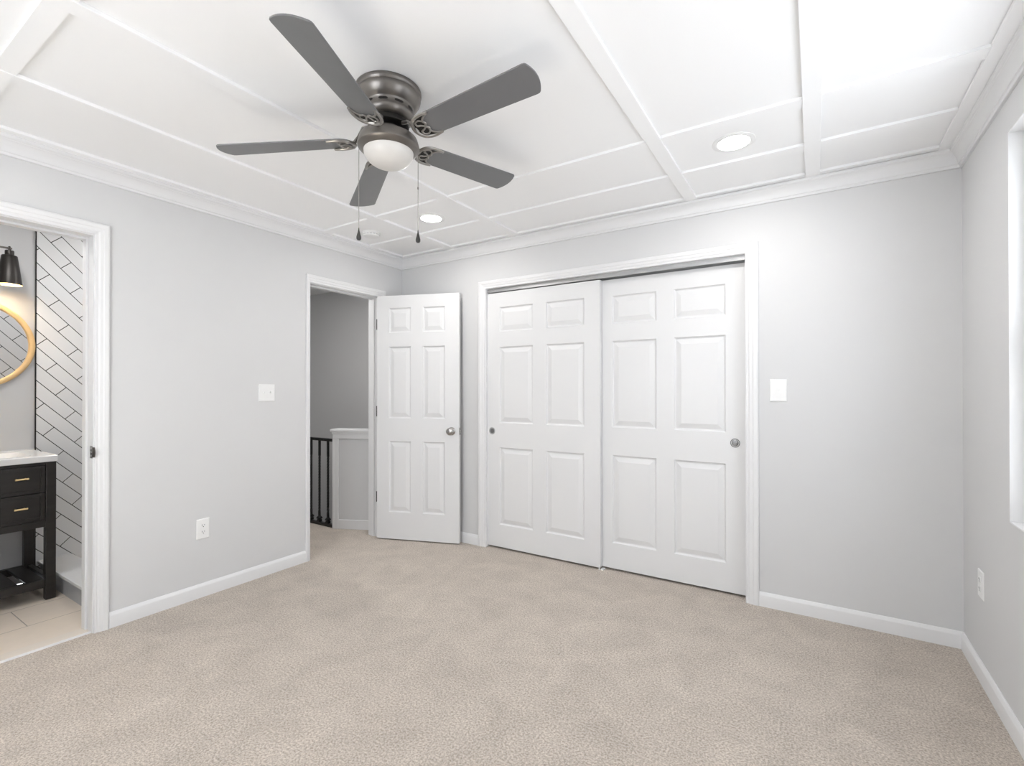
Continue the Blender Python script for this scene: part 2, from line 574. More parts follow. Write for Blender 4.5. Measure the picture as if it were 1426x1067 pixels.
BW = 0.0725
yb = [(XL, -3.050), (-2.575, -2.503), (-1.945, -1.873), (-0.671, -0.602), (-0.0385, 0.029), (0.512, XR)]
ylab = ['flat ceiling board along the top of the doorway wall', 'ceiling board between the smoke detector and the lit downlight',
        'ceiling board between the fan and the lit downlight beyond it', 'wide ceiling board running from beside the fan to the closet wall',
        'ceiling board beside the large lit downlight near the window', 'flat ceiling board along the top of the window wall']
for (a, b), l in zip(yb, ylab):
    trim(MB().box(a, b, YR, YB, ZB, ZC), M_CEIL, l, bevel=0.002)
xb = [(YR, YR + 0.09), (-0.30, -0.228), (0.4615, 0.5225), (2.247, 2.3195), (2.678, 2.7535), (3.0475, YB)]
xlab = ['flat ceiling board along the rear wall', 'ceiling cross board behind the viewpoint', 'ceiling cross board in the near corner above the bathroom door',
        'ceiling cross board just before the two lit downlights', 'ceiling cross board just beyond the two lit downlights', 'flat ceiling board along the closet wall']
for (a, b), l in zip(xb, xlab):
    mb = MB()
    for i in range(len(yb) - 1):
        mb.box(yb[i][1], yb[i + 1][0], a, b, ZB + 0.003, ZC)
    trim(mb, M_CEIL, l)

def sweep(prof, p0, p1, n, mit0=1, mit1=1):
    """prof: (distance from wall, z); wall foot line p0->p1 (xy), inward normal n; mitred ends"""
    p0, p1, n = Vector((*p0, 0)), Vector((*p1, 0)), Vector((*n, 0))
    t = (p1 - p0).normalized()
    r0 = [p0 + n * d + t * d * mit0 + Vector((0, 0, z)) for d, z in prof]
    r1 = [p1 + n * d - t * d * mit1 + Vector((0, 0, z)) for d, z in prof]
    return MB().loft([r0, r1])

crown = [(0, 2.332), (0.010, 2.332), (0.0115, 2.3345), (0.0115, 2.343), (0.014, 2.346), (0.017, 2.347), (0.018, 2.352), (0.0195, 2.362), (0.024, 2.374), (0.031, 2.385),
         (0.0375, 2.392), (0.041, 2.394), (0.043, 2.398), (0.049, 2.401), (0.052, 2.405), (0.0525, ZB), (0, ZB)]
for (p0, p1, n), l in zip([((XL, YR), (XL, YB), (1, 0)), ((XL, YB), (XR, YB), (0, -1)), ((XR, YB), (XR, YR), (-1, 0)), ((XR, YR), (XL, YR), (0, 1))],
                          ['white crown moulding above the two doorways', 'white crown moulding above the closet', 'white crown moulding above the window', 'white crown moulding on the rear wall']):
    trim(sweep(crown, p0, p1, n), M_TRIM, l, 'crown moulding', smooth=True, autos=25)

base = [(0, 0), (0.013, 0), (0.013, 0.062), (0.0115, 0.068), (0.008, 0.073), (0.006, 0.079), (0.004, 0.0815), (0, 0.0815)]
def baseboard(name, p0, p1, n, m0, m1, l):
    struct(sweep(base, p0, p1, n, m0, m1).build(name, M_TRIM, smooth=True, autos=25), l, 'baseboard')
baseboard('baseboard_left', (XL, 1.009), (XL, 2.163), (1, 0), 0, 0, 'white baseboard between the bathroom and hall doorways')
baseboard('baseboard_left_corner', (XL, 2.927), (XL, YB), (1, 0), 0, 1, 'white baseboard behind the open panelled door')
baseboard('baseboard_left_rear', (XL, YR), (XL, 0.166), (1, 0), 1, 0, 'white baseboard on the near side of the bathroom doorway')
baseboard('baseboard_back_left', (XL, YB), (-2.288, YB), (0, -1), 1, 0, 'short white baseboard between the open door and the closet')
baseboard('baseboard_back_right', (-0.2735, YB), (XR, YB), (0, -1), 0, 1, 'white baseboard on the closet wall under the switch')
baseboard('baseboard_right', (XR, YB), (XR, YR), (-1, 0), 1, 1, 'white baseboard along the window wall')
baseboard('baseboard_rear', (XR, YR), (XL, YR), (0, 1), 1, 1, 'white baseboard along the rear wall')

cprof = [(0, 0), (0, 0.008), (0.05, 0.0105), (0.13, 0.0105), (0.17, 0.0085), (0.24, 0.0085), (0.34, 0.0125), (0.55, 0.0135), (0.62, 0.0165), (0.86, 0.017), (0.94, 0.0155), (1, 0.012), (1, 0)]
def casing(axis, plane, sgn, u0, u1, zh, w0, w1, wh):
    def P(u, t, z):
        return (plane + sgn * t, u, z) if axis == 'x' else (u, plane + sgn * t, z)
    st = [[], [], [], []]
    for s, t in cprof:
        st[0].append(P(u0 - w0 * s, t, 0))
        st[1].append(P(u0 - w0 * s, t, zh + wh * s))
        st[2].append(P(u1 + w1 * s, t, zh + wh * s))
        st[3].append(P(u1 + w1 * s, t, 0))
    return MB().loft(st)

def jamb(axis, t0, t1, u0, u1, zh, stop=None):
    """boards lining an opening, with a door stop between stop=(ta,tb)"""
    mb = MB()
    B = (lambda a, b, c, d, e, f: mb.box(a, b, c, d, e, f)) if axis == 'x' else (lambda a, b, c, d, e, f: mb.box(c, d, a, b, e, f))
    B(t0, t1, u0 - J, u0, 0, zh + J)
    B(t0, t1, u1, u1 + J, 0, zh + J)
    B(t0, t1, u0, u1, zh, zh + J)
    if stop:
        a, b = stop
        B(a, b, u0, u0 + 0.011, 0, zh)
        B(a, b, u1 - 0.011, u1, 0, zh)
        B(a, b, u0 + 0.011, u1 - 0.011, zh - 0.011, zh)
    return mb

trim(casing('x', XL, 1, BATH[0] - 0.005, BATH[1] + 0.005, BATH[2] + 0.005, 0.061, 0.061, 0.062), M_TRIM, 'white moulded casing around the bathroom doorway', 'door casing')
bj = trim(jamb('x', XLB, XL, BATH[0], BATH[1], BATH[2], (XLB + 0.004, XLB + 0.052)), M_TRIM, 'white jamb lining the bathroom doorway with a strike plate', 'door jamb', bevel=0.0015)
casing_bath_in = casing('x', XLB, -1, BATH[0] - 0.005, BATH[1] + 0.005, BATH[2] + 0.005, 0.061, 0.050, 0.061)
trim(casing_bath_in, M_TRIM, 'white casing on the bathroom side of the doorway', 'door casing')
# strike plate on the bathroom jamb
mb = MB()
mb.box(XL - 0.034, XL - 0.001, BATH[1] - 0.0015, BATH[1] + 0.0, 0.932 - 0.032, 0.932 + 0.032)
sp = mb.build('strike_plate', M_NICKEL, bj, bevel=0.001)
mb = MB()
prof = []
for k in range(9):
    a = k / 8
    zz = 0.932 - 0.026 + 0.052 * a
    ext = 0.012 * sin(pi * a) + 0.004
    prof.append((zz, ext))
rings = []
for zz, ext in prof:
    rings.append([(XL - 0.002, BATH[1] - 0.003, zz), (XL + 0.004 + ext * 0.3, BATH[1] + 0.0005, zz), (XL + ext + 0.010, BATH[1] + 0.004, zz), (XL + ext + 0.010, BATH[1] + 0.002, zz), (XL + 0.004, BATH[1] - 0.003, zz)])
mb.loft(rings)
mb.build('strike_lip', M_GUN, sp)
MB().box(XL - 0.026, XL - 0.011, BATH[1] - 0.0022, BATH[1] - 0.001, 0.932 - 0.014, 0.932 - 0.002).box(XL - 0.026, XL - 0.011, BATH[1] - 0.0022, BATH[1] - 0.001, 0.932 + 0.003, 0.932 + 0.014).build('strike_hole', M_SLOT, sp)
trim(MB().box(XL - 0.105, XL - 0.02, BATH[0], BATH[1], -0.05, 0.006), M_THRESH, 'pale stone threshold in the bathroom doorway', 'threshold', bevel=0.002)
trim(MB().box(XL - 0.022, XL - 0.012, BATH[0], BATH[1], -0.02, 0.0085), M_TRIM, 'thin white strip where the carpet meets the bathroom threshold', 'transition strip', bevel=0.001)

trim(casing('x', XL, 1, HALL[0] - 0.003, HALL[1] + 0.005, HALL[2] + 0.004, 0.033, 0.064, 0.060), M_TRIM, 'white moulded casing around the hall doorway', 'door casing')
hj = trim(jamb('x', XLB - 0.008, XL, HALL[0], HALL[1], HALL[2], (XLB + 0.03, XLB + 0.07)), M_TRIM, 'white jamb lining the hall doorway', 'door jamb', bevel=0.0015)

trim(casing('y', YB, -1, CLO[0], CLO[1], CLO[2], 0.073, 0.0705, 0.0615), M_TRIM, 'white moulded casing around the sliding closet doors', 'door casing')
trim(jamb('y', YB, YB + WT, CLO[0], CLO[1], CLO[2]), M_TRIM, 'white jamb lining the closet opening', 'door jamb')
mb = MB()
mb.box(CLO[0], CLO[1], 3.1480, 3.1500, 2.0265, CLO[2]).box(CLO[0], CLO[1], 3.1500, 3.236, 2.050, CLO[2])
mb.box(CLO[0], CLO[1], 3.1905, 3.1925, 2.0245, 2.050).box(CLO[0], CLO[1], 3.2345, 3.236, 2.0265, 2.050)
mb.box(CLO[0], CLO[1], 3.1465, 3.1480, 2.0262, 2.0300).box(CLO[0], CLO[1], 3.1465, 3.1480, 2.041, 2.0435)
trim(mb, M_TRACK, 'grey metal track above the sliding closet doors', 'door track')

# ------------------------------------------------------------------ panelled doors
def door_leaf(W, H, T, cols, rows, both=False):
    """leaf in local coords: x 0..W, z 0..H, front face at y=0 facing -y, back at y=T"""
    mb = MB()
    def face(ysurf, s, panels):
        xs = sorted({0, W, *[c for q in cols for c in q]})
        zs = sorted({0, H, *[c for q in rows for c in q]})
        for i in range(len(xs) - 1):
            for j in range(len(zs) - 1):
                a, b, c, d = xs[i], xs[i + 1], zs[j], zs[j + 1]
                if panels and (a, b) in cols and (c, d) in rows:
                    prev = None
                    for ins, dep in ((0, 0), (0.002, 0.0015), (0.006, 0.0085), (0.009, 0.0110), (0.0165, 0.0110), (0.0180, 0.0098), (0.043, 0.0022), (0.046, 0.0012)):
                        y = ysurf + s * dep
                        ring = [(a + ins, y, c + ins), (b - ins, y, c + ins), (b - ins, y, d - ins), (a + ins, y, d - ins)]
                        if prev:
                            for k in range(4):
                                mb.quadpts(prev[k], prev[(k + 1) % 4], ring[(k + 1) % 4], ring[k])
                        prev = ring
                    mb.quadpts(*prev)
                else:
                    mb.quadpts((a, ysurf, c), (b, ysurf, c), (b, ysurf, d), (a, ysurf, d))
    face(0, 1, True)
    face(T, -1, both)
    for x in (0, W):
        mb.quadpts((x, 0, 0), (x, T, 0), (x, T, H), (x, 0, H))
    for z in (0, H):
        mb.quadpts((0, 0, z), (W, 0, z), (W, T, z), (0, T, z))
    return mb

def finish_door(mb, name, m, loc, rotz, label):
    import bmesh
    me = bpy.data.meshes.new(name)
    me.from_pydata(mb.v, [], mb.f)
    b = bmesh.new()
    b.from_mesh(me)
    bmesh.ops.remove_doubles(b, verts=b.verts, dist=1e-5)
    # rejoin T-junction free grid, then outward normals
    bmesh.ops.recalc_face_normals(b, faces=b.faces)
    b.to_mesh(me)
    b.free()
    me.materials.append(m)
    o = bpy.data.objects.new(name, me)
    COL.objects.link(o)
    o.location = loc
    o.rotation_euler = (0, 0, rotz)
    return struct(o, label, 'door')

def local(mb, name, m, parent, **k):
    return mb.build(name, m, parent, world=False, **k)

EX, EY, EZ = Vector((1, 0, 0)), Vector((0, 1, 0)), Vector((0, 0, 1))
TOWARD = (EX, EZ, -EY)        # lathe axis along -y (out of a door front)

rows_c = [(0.175, 0.785), (0.976, 1.577), (1.696, 1.891)]
dl = finish_door(door_leaf(0.958, 2.005, 0.034, [(0.118, 0.422), (0.533, 0.840)], rows_c), 'door_2', M_DOOR, (-2.221, 3.154, 0.015), 0,
                 'white six panel sliding closet door in front, next to the open door')
dr = finish_door(door_leaf(0.966, 2.005, 0.034, [(0.120, 0.426), (0.538, 0.849)], rows_c), 'door_3', M_DOOR, (-1.309, 3.194, 0.015), 0,
                 'white six panel sliding closet door behind, on the window side')
def finger_pull(parent, x, z, r):
    cup = MB().lathe([(r * 0.80, -0.004), (r * 0.83, 0.0005), (r * 0.90, 0.0022), (r, 0.0012), (r, -0.004)], (x, 0, z), 32, TOWARD)
    cup.f = cup.f[:-2]
    c = local(cup, 'finger_pull', M_PULL, parent, smooth=True)
    d = MB().lathe([(r * 0.82, -0.001), (r * 0.7, 0.0003), (r * 0.35, 0.0008), (0.0005, 0.001)], (x, 0, z), 32, TOWARD)
    local(d, 'pull_cup', M_PULL, c, smooth=True)
finger_pull(dl, 0.048, 0.911, 0.0275)
finger_pull(dr, 0.901, 0.914, 0.0275)
g = MB().box(0.951, 0.957, -0.008, 0.0, -0.013, 0.020).box(0.962, 0.982, 0.0, 0.038, -0.015, -0.008)
local(g, 'floor_guide', M_PLATE, dl)

hx, hy = -3.115, 2.815
gx, gy = -2.430, 3.055
ang = math.atan2(gy - hy, gx - hx)
W1 = math.hypot(gx - hx, gy - hy)
d1 = finish_door(door_leaf(W1, 2.030, 0.034, [(0.109, 0.306), (0.411, 0.604)], [(0.223, 0.815), (1.006, 1.604), (1.720, 1.927)], True), 'door_1', M_DOOR, (hx, hy, 0.010), ang,
                 'white six panel door standing open against the corner of the room')
def knob(parent, x, z, y0, s):
    ax = (EX, EZ * (1 if s < 0 else -1), EY * s)
    k = MB().lathe([(0.033, 0.0), (0.033, 0.003), (0.030, 0.006), (0.014, 0.009), (0.0115, 0.013), (0.0115, 0.024), (0.017, 0.027), (0.0270, 0.033), (0.0300, 0.041), (0.0290, 0.047), (0.023, 0.0515), (0.011, 0.0535), (0.0005, 0.054)], (x, y0, z), 40, ax)
    return local(k, 'door_knob', M_NICKEL, parent, smooth=True)
knob(d1, 0.662, 0.907, 0.0, -1)
k2 = MB().lathe([(0.030, 0.0), (0.030, 0.003), (0.027, 0.006), (0.014, 0.009), (0.0115, 0.011), (0.0215, 0.016), (0.0265, 0.022), (0.0255, 0.027), (0.012, 0.031), (0.0005, 0.0315)], (0.662, 0.034, 0.907), 32, (EX, -EZ, EY))
local(k2, 'door_knob', M_NICKEL, d1, smooth=True)
MBL = MB().box(W1, W1 + 0.0015, 0.0045, 0.0295, 0.907 - 0.028, 0.907 + 0.028)
lp = local(MBL, 'latch_plate', M_NICKEL, d1)
local(MB().box(W1 + 0.0015, W1 + 0.011, 0.011, 0.023, 0.907 - 0.010, 0.907 + 0.010), 'latch_bolt', M_NICKEL, lp)
for zz in (1.795, 1.063, 0.343):
    h = MB().lathe([(0.006, -0.044), (0.006, 0.044)], (-0.0065, 0.010, zz), 14)
    h.box(-0.0105, -0.0015, 0.010, 0.030, zz - 0.044, zz + 0.044)
    local(h, 'hinge', M_HINGE, d1, smooth=False)

# ------------------------------------------------------------------ windows (white reveals, sashes, glass)
def window(name, axis, t_in, sgn, u0, u1, z0, z1, label, glass):
    """t_in: room face of the wall; sgn: outward direction"""
    def B(mb, ta, tb, a, b, c, d):
        x0, x1 = sorted((t_in + sgn * ta, t_in + sgn * tb))
        return mb.box(x0, x1, a, b, c, d) if axis == 'x' else mb.box(a, b, x0, x1, c, d)
    um, zm = (u0 + u1) / 2, (z0 + z1) / 2
    loc = (t_in + sgn * 0.1, um, z0) if axis == 'x' else (um, t_in + sgn * 0.1, z0)
    w = thing(name, label, 'window', loc, kind='structure')
    mb = MB()
    e = 0.004
    for q in ((u0, u0 + e, z0, z1), (u1 - e, u1, z0, z1), (u0 + e, u1 - e, z1 - e, z1)):
        B(mb, 0.0, 0.13, *q)
    mb.build('window_jamb', M_TRIM, w)
    B(MB(), 0.0, 0.13, u0 + e, u1 - e, z0, z0 + e).build('window_sill', M_TRIM, w)
    mb = MB()
    fw = 0.04
    B(mb, 0.045, 0.12, u0 + e, u0 + fw, z0 + e, z1 - e)
    B(mb, 0.045, 0.12, u1 - fw, u1 - e, z0 + e, z1 - e)
    B(mb, 0.045, 0.12, u0 + fw, u1 - fw, z0 + e, z0 + fw)
    B(mb, 0.045, 0.12, u0 + fw, u1 - fw, z1 - fw, z1 - e)
    mb.build('window_frame', M_TRIM, w)
    for (c, d, ta, tb) in ((z0 + fw, zm + 0.02, 0.05, 0.075), (zm - 0.02, z1 - fw, 0.08, 0.105)):
        mb = MB()
        s = 0.035
        a, b = u0 + fw, u1 - fw
        B(mb, ta, tb, a, a + s, c, d)
        B(mb, ta, tb, b - s, b, c, d)
        B(mb, ta, tb, a + s, b - s, c, c + s)
        B(mb, ta, tb, a + s, b - s, d - s, d)
        sash = mb.build('sash', M_TRIM, w)
        tm = (ta + tb) / 2
        B(MB(), tm - 0.002, tm + 0.002, a + s, b - s, c + s, d - s).build('pane', glass, sash)
for i, (q, l) in enumerate(zip(WIN, ['bright window in the wall beside the switch corner', 'white double hung window nearer the viewpoint on the window wall'])):
    window('window_%d' % (i + 1), 'x', XR, 1, *q, l, M_GLASS_TINT)
for i, (q, l) in enumerate(zip(FILL_WIN, ['white double hung window in the rear wall near the bathroom', 'white double hung window in the rear wall near the window wall'])):
    window('window_%d' % (i + 3), 'y', YR, -1, *q, l, M_GLASS)

# ------------------------------------------------------------------ hall half wall and railing
A0, B0 = Vector((-3.682, 2.815, 0)), Vector((XLB - 0.001, 3.007, 0))
ud = (B0 - A0).normalized()
nd = Vector((ud.y, -ud.x, 0))
Lh = (B0 - A0).length
HW = 0.875
mb = MB().obox(A0, ud * Lh, -nd * 0.11, EZ * HW)
hw = struct(mb.build('wall_half', M_WALL), 'grey half wall with white cap at the top of the stairs', 'half wall')
mb = MB().obox(A0 + nd * 0.022 - ud * 0.024 + EZ * HW, ud * (Lh + 0.024), -nd * 0.155, EZ * 0.022)
mb.build('wall_cap', M_TRIM, hw, bevel=0.004)
mb = MB()
mb.obox(A0 + nd * 0.0115 - ud * 0.002 + EZ * (HW - 0.062), ud * Lh, -nd * 0.012, EZ * 0.062)
mb.obox(A0 + nd * 0.0165 - ud * 0.010 + EZ * (HW - 0.020), ud * Lh, -nd * 0.016, EZ * 0.020)
mb.obox(A0 + nd * 0.010 - ud * 0.006, ud * 0.024, -nd * 0.125, EZ * (HW - 0.02))
mb.obox(A0 + nd * 0.012 + ud * 0.0185, ud * 0.034, -nd * 0.0125, EZ * (HW - 0.062))
mb.build('wall_trim', M_TRIM, hw, bevel=0.003)
mb = MB().obox(A0 + nd * 0.0125 + ud * 0.0525, ud * (Lh - 0.0525), -nd * 0.013, EZ * 0.085)
mb.build('wall_base', M_TRIM, hw, bevel=0.004)

RY = 2.835
rail = thing('stair_railing', 'black wrought iron stair railing meeting the white half wall', 'railing', (-4.0, RY, 0))
MB().box(HALL_X0, -3.685, RY - 0.016, RY + 0.016, 0.792, 0.806).box(HALL_X0, -3.685, RY - 0.010, RY + 0.010, 0.780, 0.792).build('handrail', M_IRON, rail, bevel=0.003)
MB().box(HALL_X0, -3.685, RY - 0.019, RY + 0.012, 0.0, 0.028).build('bottom_rail', M_IRON, rail, bevel=0.003)
def twisted_bar(x):
    mb = MB()
    rings = []
    N = 90
    for i in range(N + 1):
        z = 0.028 + (0.782 - 0.028) * i / N
        t = min(1, max(0, (z - 0.12) / (0.64 - 0.12)))
        a = t * 2 * pi * 5.0 + pi / 4
        r = 0.0115
        rings.append([(x + r * cos(a + k * pi / 2), RY + r * sin(a + k * pi / 2), z) for k in range(4)])
    return mb.loft(rings)
for k, x in enumerate([-3.785, -3.908, -4.031, -4.154, -4.277, -4.400, -4.523, -4.646, -4.769, -4.892]):
    b = twisted_bar(x).build('baluster', M_IRON, rail)
    s = MB()
    def sq(r, z):
        return [(x - r, RY - r, z), (x + r, RY - r, z), (x + r, RY + r, z), (x - r, RY + r, z)]
    s.loft([sq(0.016, 0.028), sq(0.017, 0.040), sq(0.012, 0.050), sq(0.019, 0.056), sq(0.019, 0.063), sq(0.010, 0.078)])
    s.build('baluster_shoe', M_IRON, b)

# ------------------------------------------------------------------ ceiling fan
FC = Vector((-1.415, 1.337, 0))
fan = thing('ceiling_fan', 'dark five blade ceiling fan with white glass bowl light', 'ceiling fan', (FC.x, FC.y, ZC))
hp = [(0.02, ZC), (0.122, ZC), (0.126, 2.428), (0.127, 2.420), (0.124, 2.412), (0.121, 2.409), (0.1235, 2.404), (0.1235, 2.398), (0.120, 2.388), (0.112, 2.374), (0.103, 2.364), (0.099, 2.361), (0.0965, 2.358),
      (0.0955, 2.338), (0.098, 2.335), (0.0985, 2.330), (0.096, 2.322), (0.090, 2.314), (0.083, 2.309), (0.05, 2.307)]
housing = MB().lathe([(r, h) for r, h in hp], (FC.x, FC.y, 0), 64).build('motor_housing', M_GUN, fan, smooth=True, autos=50)
for k in range(10):
    a0 = 2 * pi * k / 10 + 0.1
    mb = MB()
    rr = []
    for i in range(7):
        a = a0 + 0.36 * i / 6
        hgt = 0.0045 if 0 < i < 6 else 0.002
        o_ = FC + Vector((cos(a), sin(a), 0)) * 0.0945
        o2 = FC + Vector((cos(a), sin(a), 0)) * 0.0968
        rr.append([o_ + EZ * (2.348 - hgt), o2 + EZ * (2.348 - hgt), o2 + EZ * (2.348 + hgt), o_ + EZ * (2.348 + hgt)])
    mb.loft(rr)
    mb.build('vent_slot', M_DARKM, housing)
MB().lathe([(0.075, 2.309), (0.078, 2.300), (0.078, 2.288), (0.070, 2.282), (0.045, 2.280)], (FC.x, FC.y, 0), 48).build('blade_hub', M_DARKM, fan, smooth=True)
MB().lathe([(0.047, 2.283), (0.047, 2.235), (0.040, 2.230)], (FC.x, FC.y, 0), 40).build('light_stem', M_GUN, fan, smooth=True)
ring = MB().lathe([(0.040, 2.243), (0.104, 2.243), (0.109, 2.2415), (0.1115, 2.237), (0.1185, 2.213), (0.1190, 2.208), (0.1185, 2.2035), (0.1155, 2.200), (0.0985, 2.189), (0.0960, 2.1885), (0.094, 2.191)], (FC.x, FC.y, 0), 64)
ring.build('light_fitter', M_GUN, fan, smooth=True, autos=28)
bowl = [(0.0955, 2.190)] + [(0.0955 * cos(a), 2.187 - 0.060 * sin(a)) for a in [pi / 2 * k / 14 for k in range(15)]]
MB().lathe(bowl, (FC.x, FC.y, 0), 64).build('glass_bowl', M_BOWL, fan, smooth=True)

BZ, BR = 2.231, 0.63
blade_ang = [-67.13, 4.12, 76.05, 148.61, 214.31]
blade_dz = [-0.003, 0.056, 0.028, -0.033, -0.048]
PT = -0.201
def blade_outline():
    pts = []
    # rounded root, straight flaring sides, shallow arc at the tip
    r0, w0, w1 = 0.137, 0.053, 0.065
    n = 12
    for k in range(n + 1):
        a = -pi / 2 - pi * k / n
        pts.append((r0 + 0.055 + 0.055 * cos(a), w0 * sin(a)))
    sag = 0.020
    pts.append((BR - 0.010, w1 - 0.0002))
    pts.append((BR - 0.001, w1 - 0.0020))
    for k in range(15):
        y = (w1 - 0.007) * (1 - 2 * k / 14)
        pts.append((BR + sag * (1 - (y / w1) ** 2), y))
    pts.append((BR - 0.001, -w1 + 0.0020))
    pts.append((BR - 0.010, -w1 + 0.0002))
    return pts
out = blade_outline()
for ad, dz in zip(blade_ang, blade_dz):
    a = radians(ad)
    e = Vector((cos(a), sin(a), 0))
    t = Vector((-sin(a), cos(a), 0))
    bx = (e + EZ * (dz / BR)).normalized()
    by = (t * cos(PT) + EZ * sin(PT)).normalized()
    bz = bx.cross(by).normalized()
    C0 = Vector((FC.x, FC.y, BZ))
    def P(r, w, h=0.0):
        return C0 + bx * r + by * w + bz * h
    mb = MB()
    n = len(out)
    mb.loft([[P(r, w, 0.0) for r, w in out], [P(r, w, 0.006) for r, w in out]])
    bl = mb.build('blade', M_BLADE, fan, bevel=0.0012, bevseg=1)
    # scrolled iron under the blade root
    ir = MB()
    h = -0.003
    ir.tube([C0 + e * 0.060 + EZ * 0.058, C0 + e * 0.100 + EZ * 0.052 + bx * 0.0, P(0.118, 0, 0.020), P(0.132, 0, 0.004), P(0.145, 0, h)], [0.013, 0.010, 0.009, 0.010, 0.012], 10, 0.55)
    def curve(pts, rad):
        # smooth Catmull-Rom through (r, w) points
        q = [pts[0]] + pts + [pts[-1]]
        sm, rs = [], []
        for i in range(1, len(q) - 2):
            for s in range(6):
                u = s / 6
                c = []
                for d in (0, 1):
                    p0, p1, p2, p3 = q[i - 1][d], q[i][d], q[i + 1][d], q[i + 2][d]
                    c.append(0.5 * (2 * p1 + (p2 - p0) * u + (2 * p0 - 5 * p1 + 4 * p2 - p3) * u * u + (3 * p1 - p0 - 3 * p2 + p3) * u ** 3))
                sm.append(P(c[0], c[1], h))
        sm.append(P(*pts[-1], h))
        m_ = len(sm)
        rs = [rad * (0.55 + 0.45 * sin(pi * min(1, max(0, 0.12 + 0.76 * i / (m_ - 1))))) for i in range(m_)]
        ir.tube(sm, rs, 8, 0.8, up=bz)
    curve([(0.227, 0.050), (0.197, 0.0535), (0.168, 0.049), (0.145, 0.034), (0.133, 0.0), (0.145, -0.034), (0.168, -0.049), (0.197, -0.0535), (0.227, -0.050)], 0.0075)
    curve([(0.227, 0.050), (0.201, 0.040), (0.187, 0.024), (0.191, 0.012), (0.183, 0.0), (0.191, -0.012), (0.187, -0.024), (0.201, -0.040), (0.227, -0.050)], 0.0045)
    curve([(0.187, 0.024), (0.173, 0.034), (0.157, 0.030), (0.155, 0.015), (0.169, 0.010), (0.183, 0.0)], 0.004)
    curve([(0.187, -0.024), (0.173, -0.034), (0.157, -0.030), (0.155, -0.015), (0.169, -0.010), (0.183, 0.0)], 0.004)
    bi = ir.build('blade_iron', M_IRONP, fan, smooth=True)
    pl = [(0.222, 0.047), (0.197, 0.0505), (0.168, 0.046), (0.146, 0.031), (0.136, 0.0), (0.146, -0.031), (0.168, -0.046), (0.197, -0.0505), (0.222, -0.047),
          (0.200, -0.038), (0.187, -0.024), (0.190, -0.012), (0.183, 0.0), (0.190, 0.012), (0.187, 0.024), (0.200, 0.038)]
    MB().loft([[P(r, w, -0.0022) for r, w in pl], [P(r, w, -0.0002) for r, w in pl]]).build('iron_plate', M_DARKM, bi)  # dark sheet painting the shade recessed between the scrolls
# pull chains
cd = Vector((Rv.x, Rv.y, 0)).normalized()
for off, zb, zk, ztop in ((-0.1175, 1.842, None, 2.205), (0.1155, 1.832, 2.047, 2.197)):
    p = FC + cd * off
    ch = MB().tube([p + EZ * ztop, p + EZ * (zb + 0.045)], 0.0013, 6, up=EX)
    if zk:
        ch.lathe([(0.0005, -0.006), (0.003, -0.004), (0.003, 0.004), (0.0005, 0.006)], p + EZ * zk, 10)
    c = ch.build('pull_chain', M_IRONP, fan, smooth=True)
    MB().lathe([(0.0012, 0.050), (0.0022, 0.046), (0.0025, 0.040), (0.004, 0.034), (0.007, 0.022), (0.0092, 0.013), (0.009, 0.006), (0.006, 0.001), (0.0005, 0.0)], p + EZ * zb, 20).build('chain_pendant', M_PENDANT, c, smooth=True)

# ------------------------------------------------------------------ recessed lights, smoke detector
def downlight(x, y, label, group=None, power=4.0):
    t = thing('recessed_light', label, 'downlight', (x, y, ZC), group)
    r = MB().lathe([(0.070, -0.0005), (0.0705, -0.004), (0.076, -0.0055), (0.088, -0.0045), (0.0945, -0.002), (0.0955, 0.0)], (x, y, ZC), 48)
    r.f = r.f[:-2]
    r.build('trim_ring', M_PLATE, t, smooth=True)
    MB().lathe([(0.0705, -0.0005), (0.070, -0.003), (0.04, -0.0036), (0.0005, -0.0038)], (x, y, ZC), 40).build('lens', M_LENS, t, smooth=True)
    ld = bpy.data.lights.new('downlight_lamp', 'AREA')
    ld.shape = 'DISK'
    ld.size = 0.135
    ld.energy = power
    ld.color = (1.0, 0.98, 0.965)
    lo = bpy.data.objects.new('downlight_lamp', ld)
    COL.objects.link(lo)
    lo.parent = t
    lo.location = (0, 0, -0.008)
    return t
dlt = downlight(-0.322, 2.493, 'lit round downlight in the ceiling panel before the closet, between the two wide boards')
d2 = copy_tree(dlt)
d2.location = (-2.224, 2.490, ZC)
d2['label'] = 'lit round downlight in the far ceiling panel beyond the fan, near the smoke detector'
for x_, l_ in ((-0.322, 'lit round downlight in the ceiling above the viewpoint'), (-2.224, 'lit round downlight in the near ceiling panel by the bathroom doorway')):  # unseen near pair added as fill for walls and floor
    dn = copy_tree(dlt)
    dn.location = (x_, 0.12, ZC)
    dn['label'] = l_
downlight(-3.62, 0.62, 'lit round downlight in the bathroom ceiling in front of the vanity', power=4.6)  # added out of view for general bathroom brightness
downlight(-3.75, 1.52, 'lit round downlight in the ceiling over the tiled shower', power=2.4)  # added out of view to lift the lower shower tile
downlight(-4.02, 2.40, 'lit round downlight in the hall ceiling before the stairs', power=9.5)  # added out of view as fill for the hall and half wall

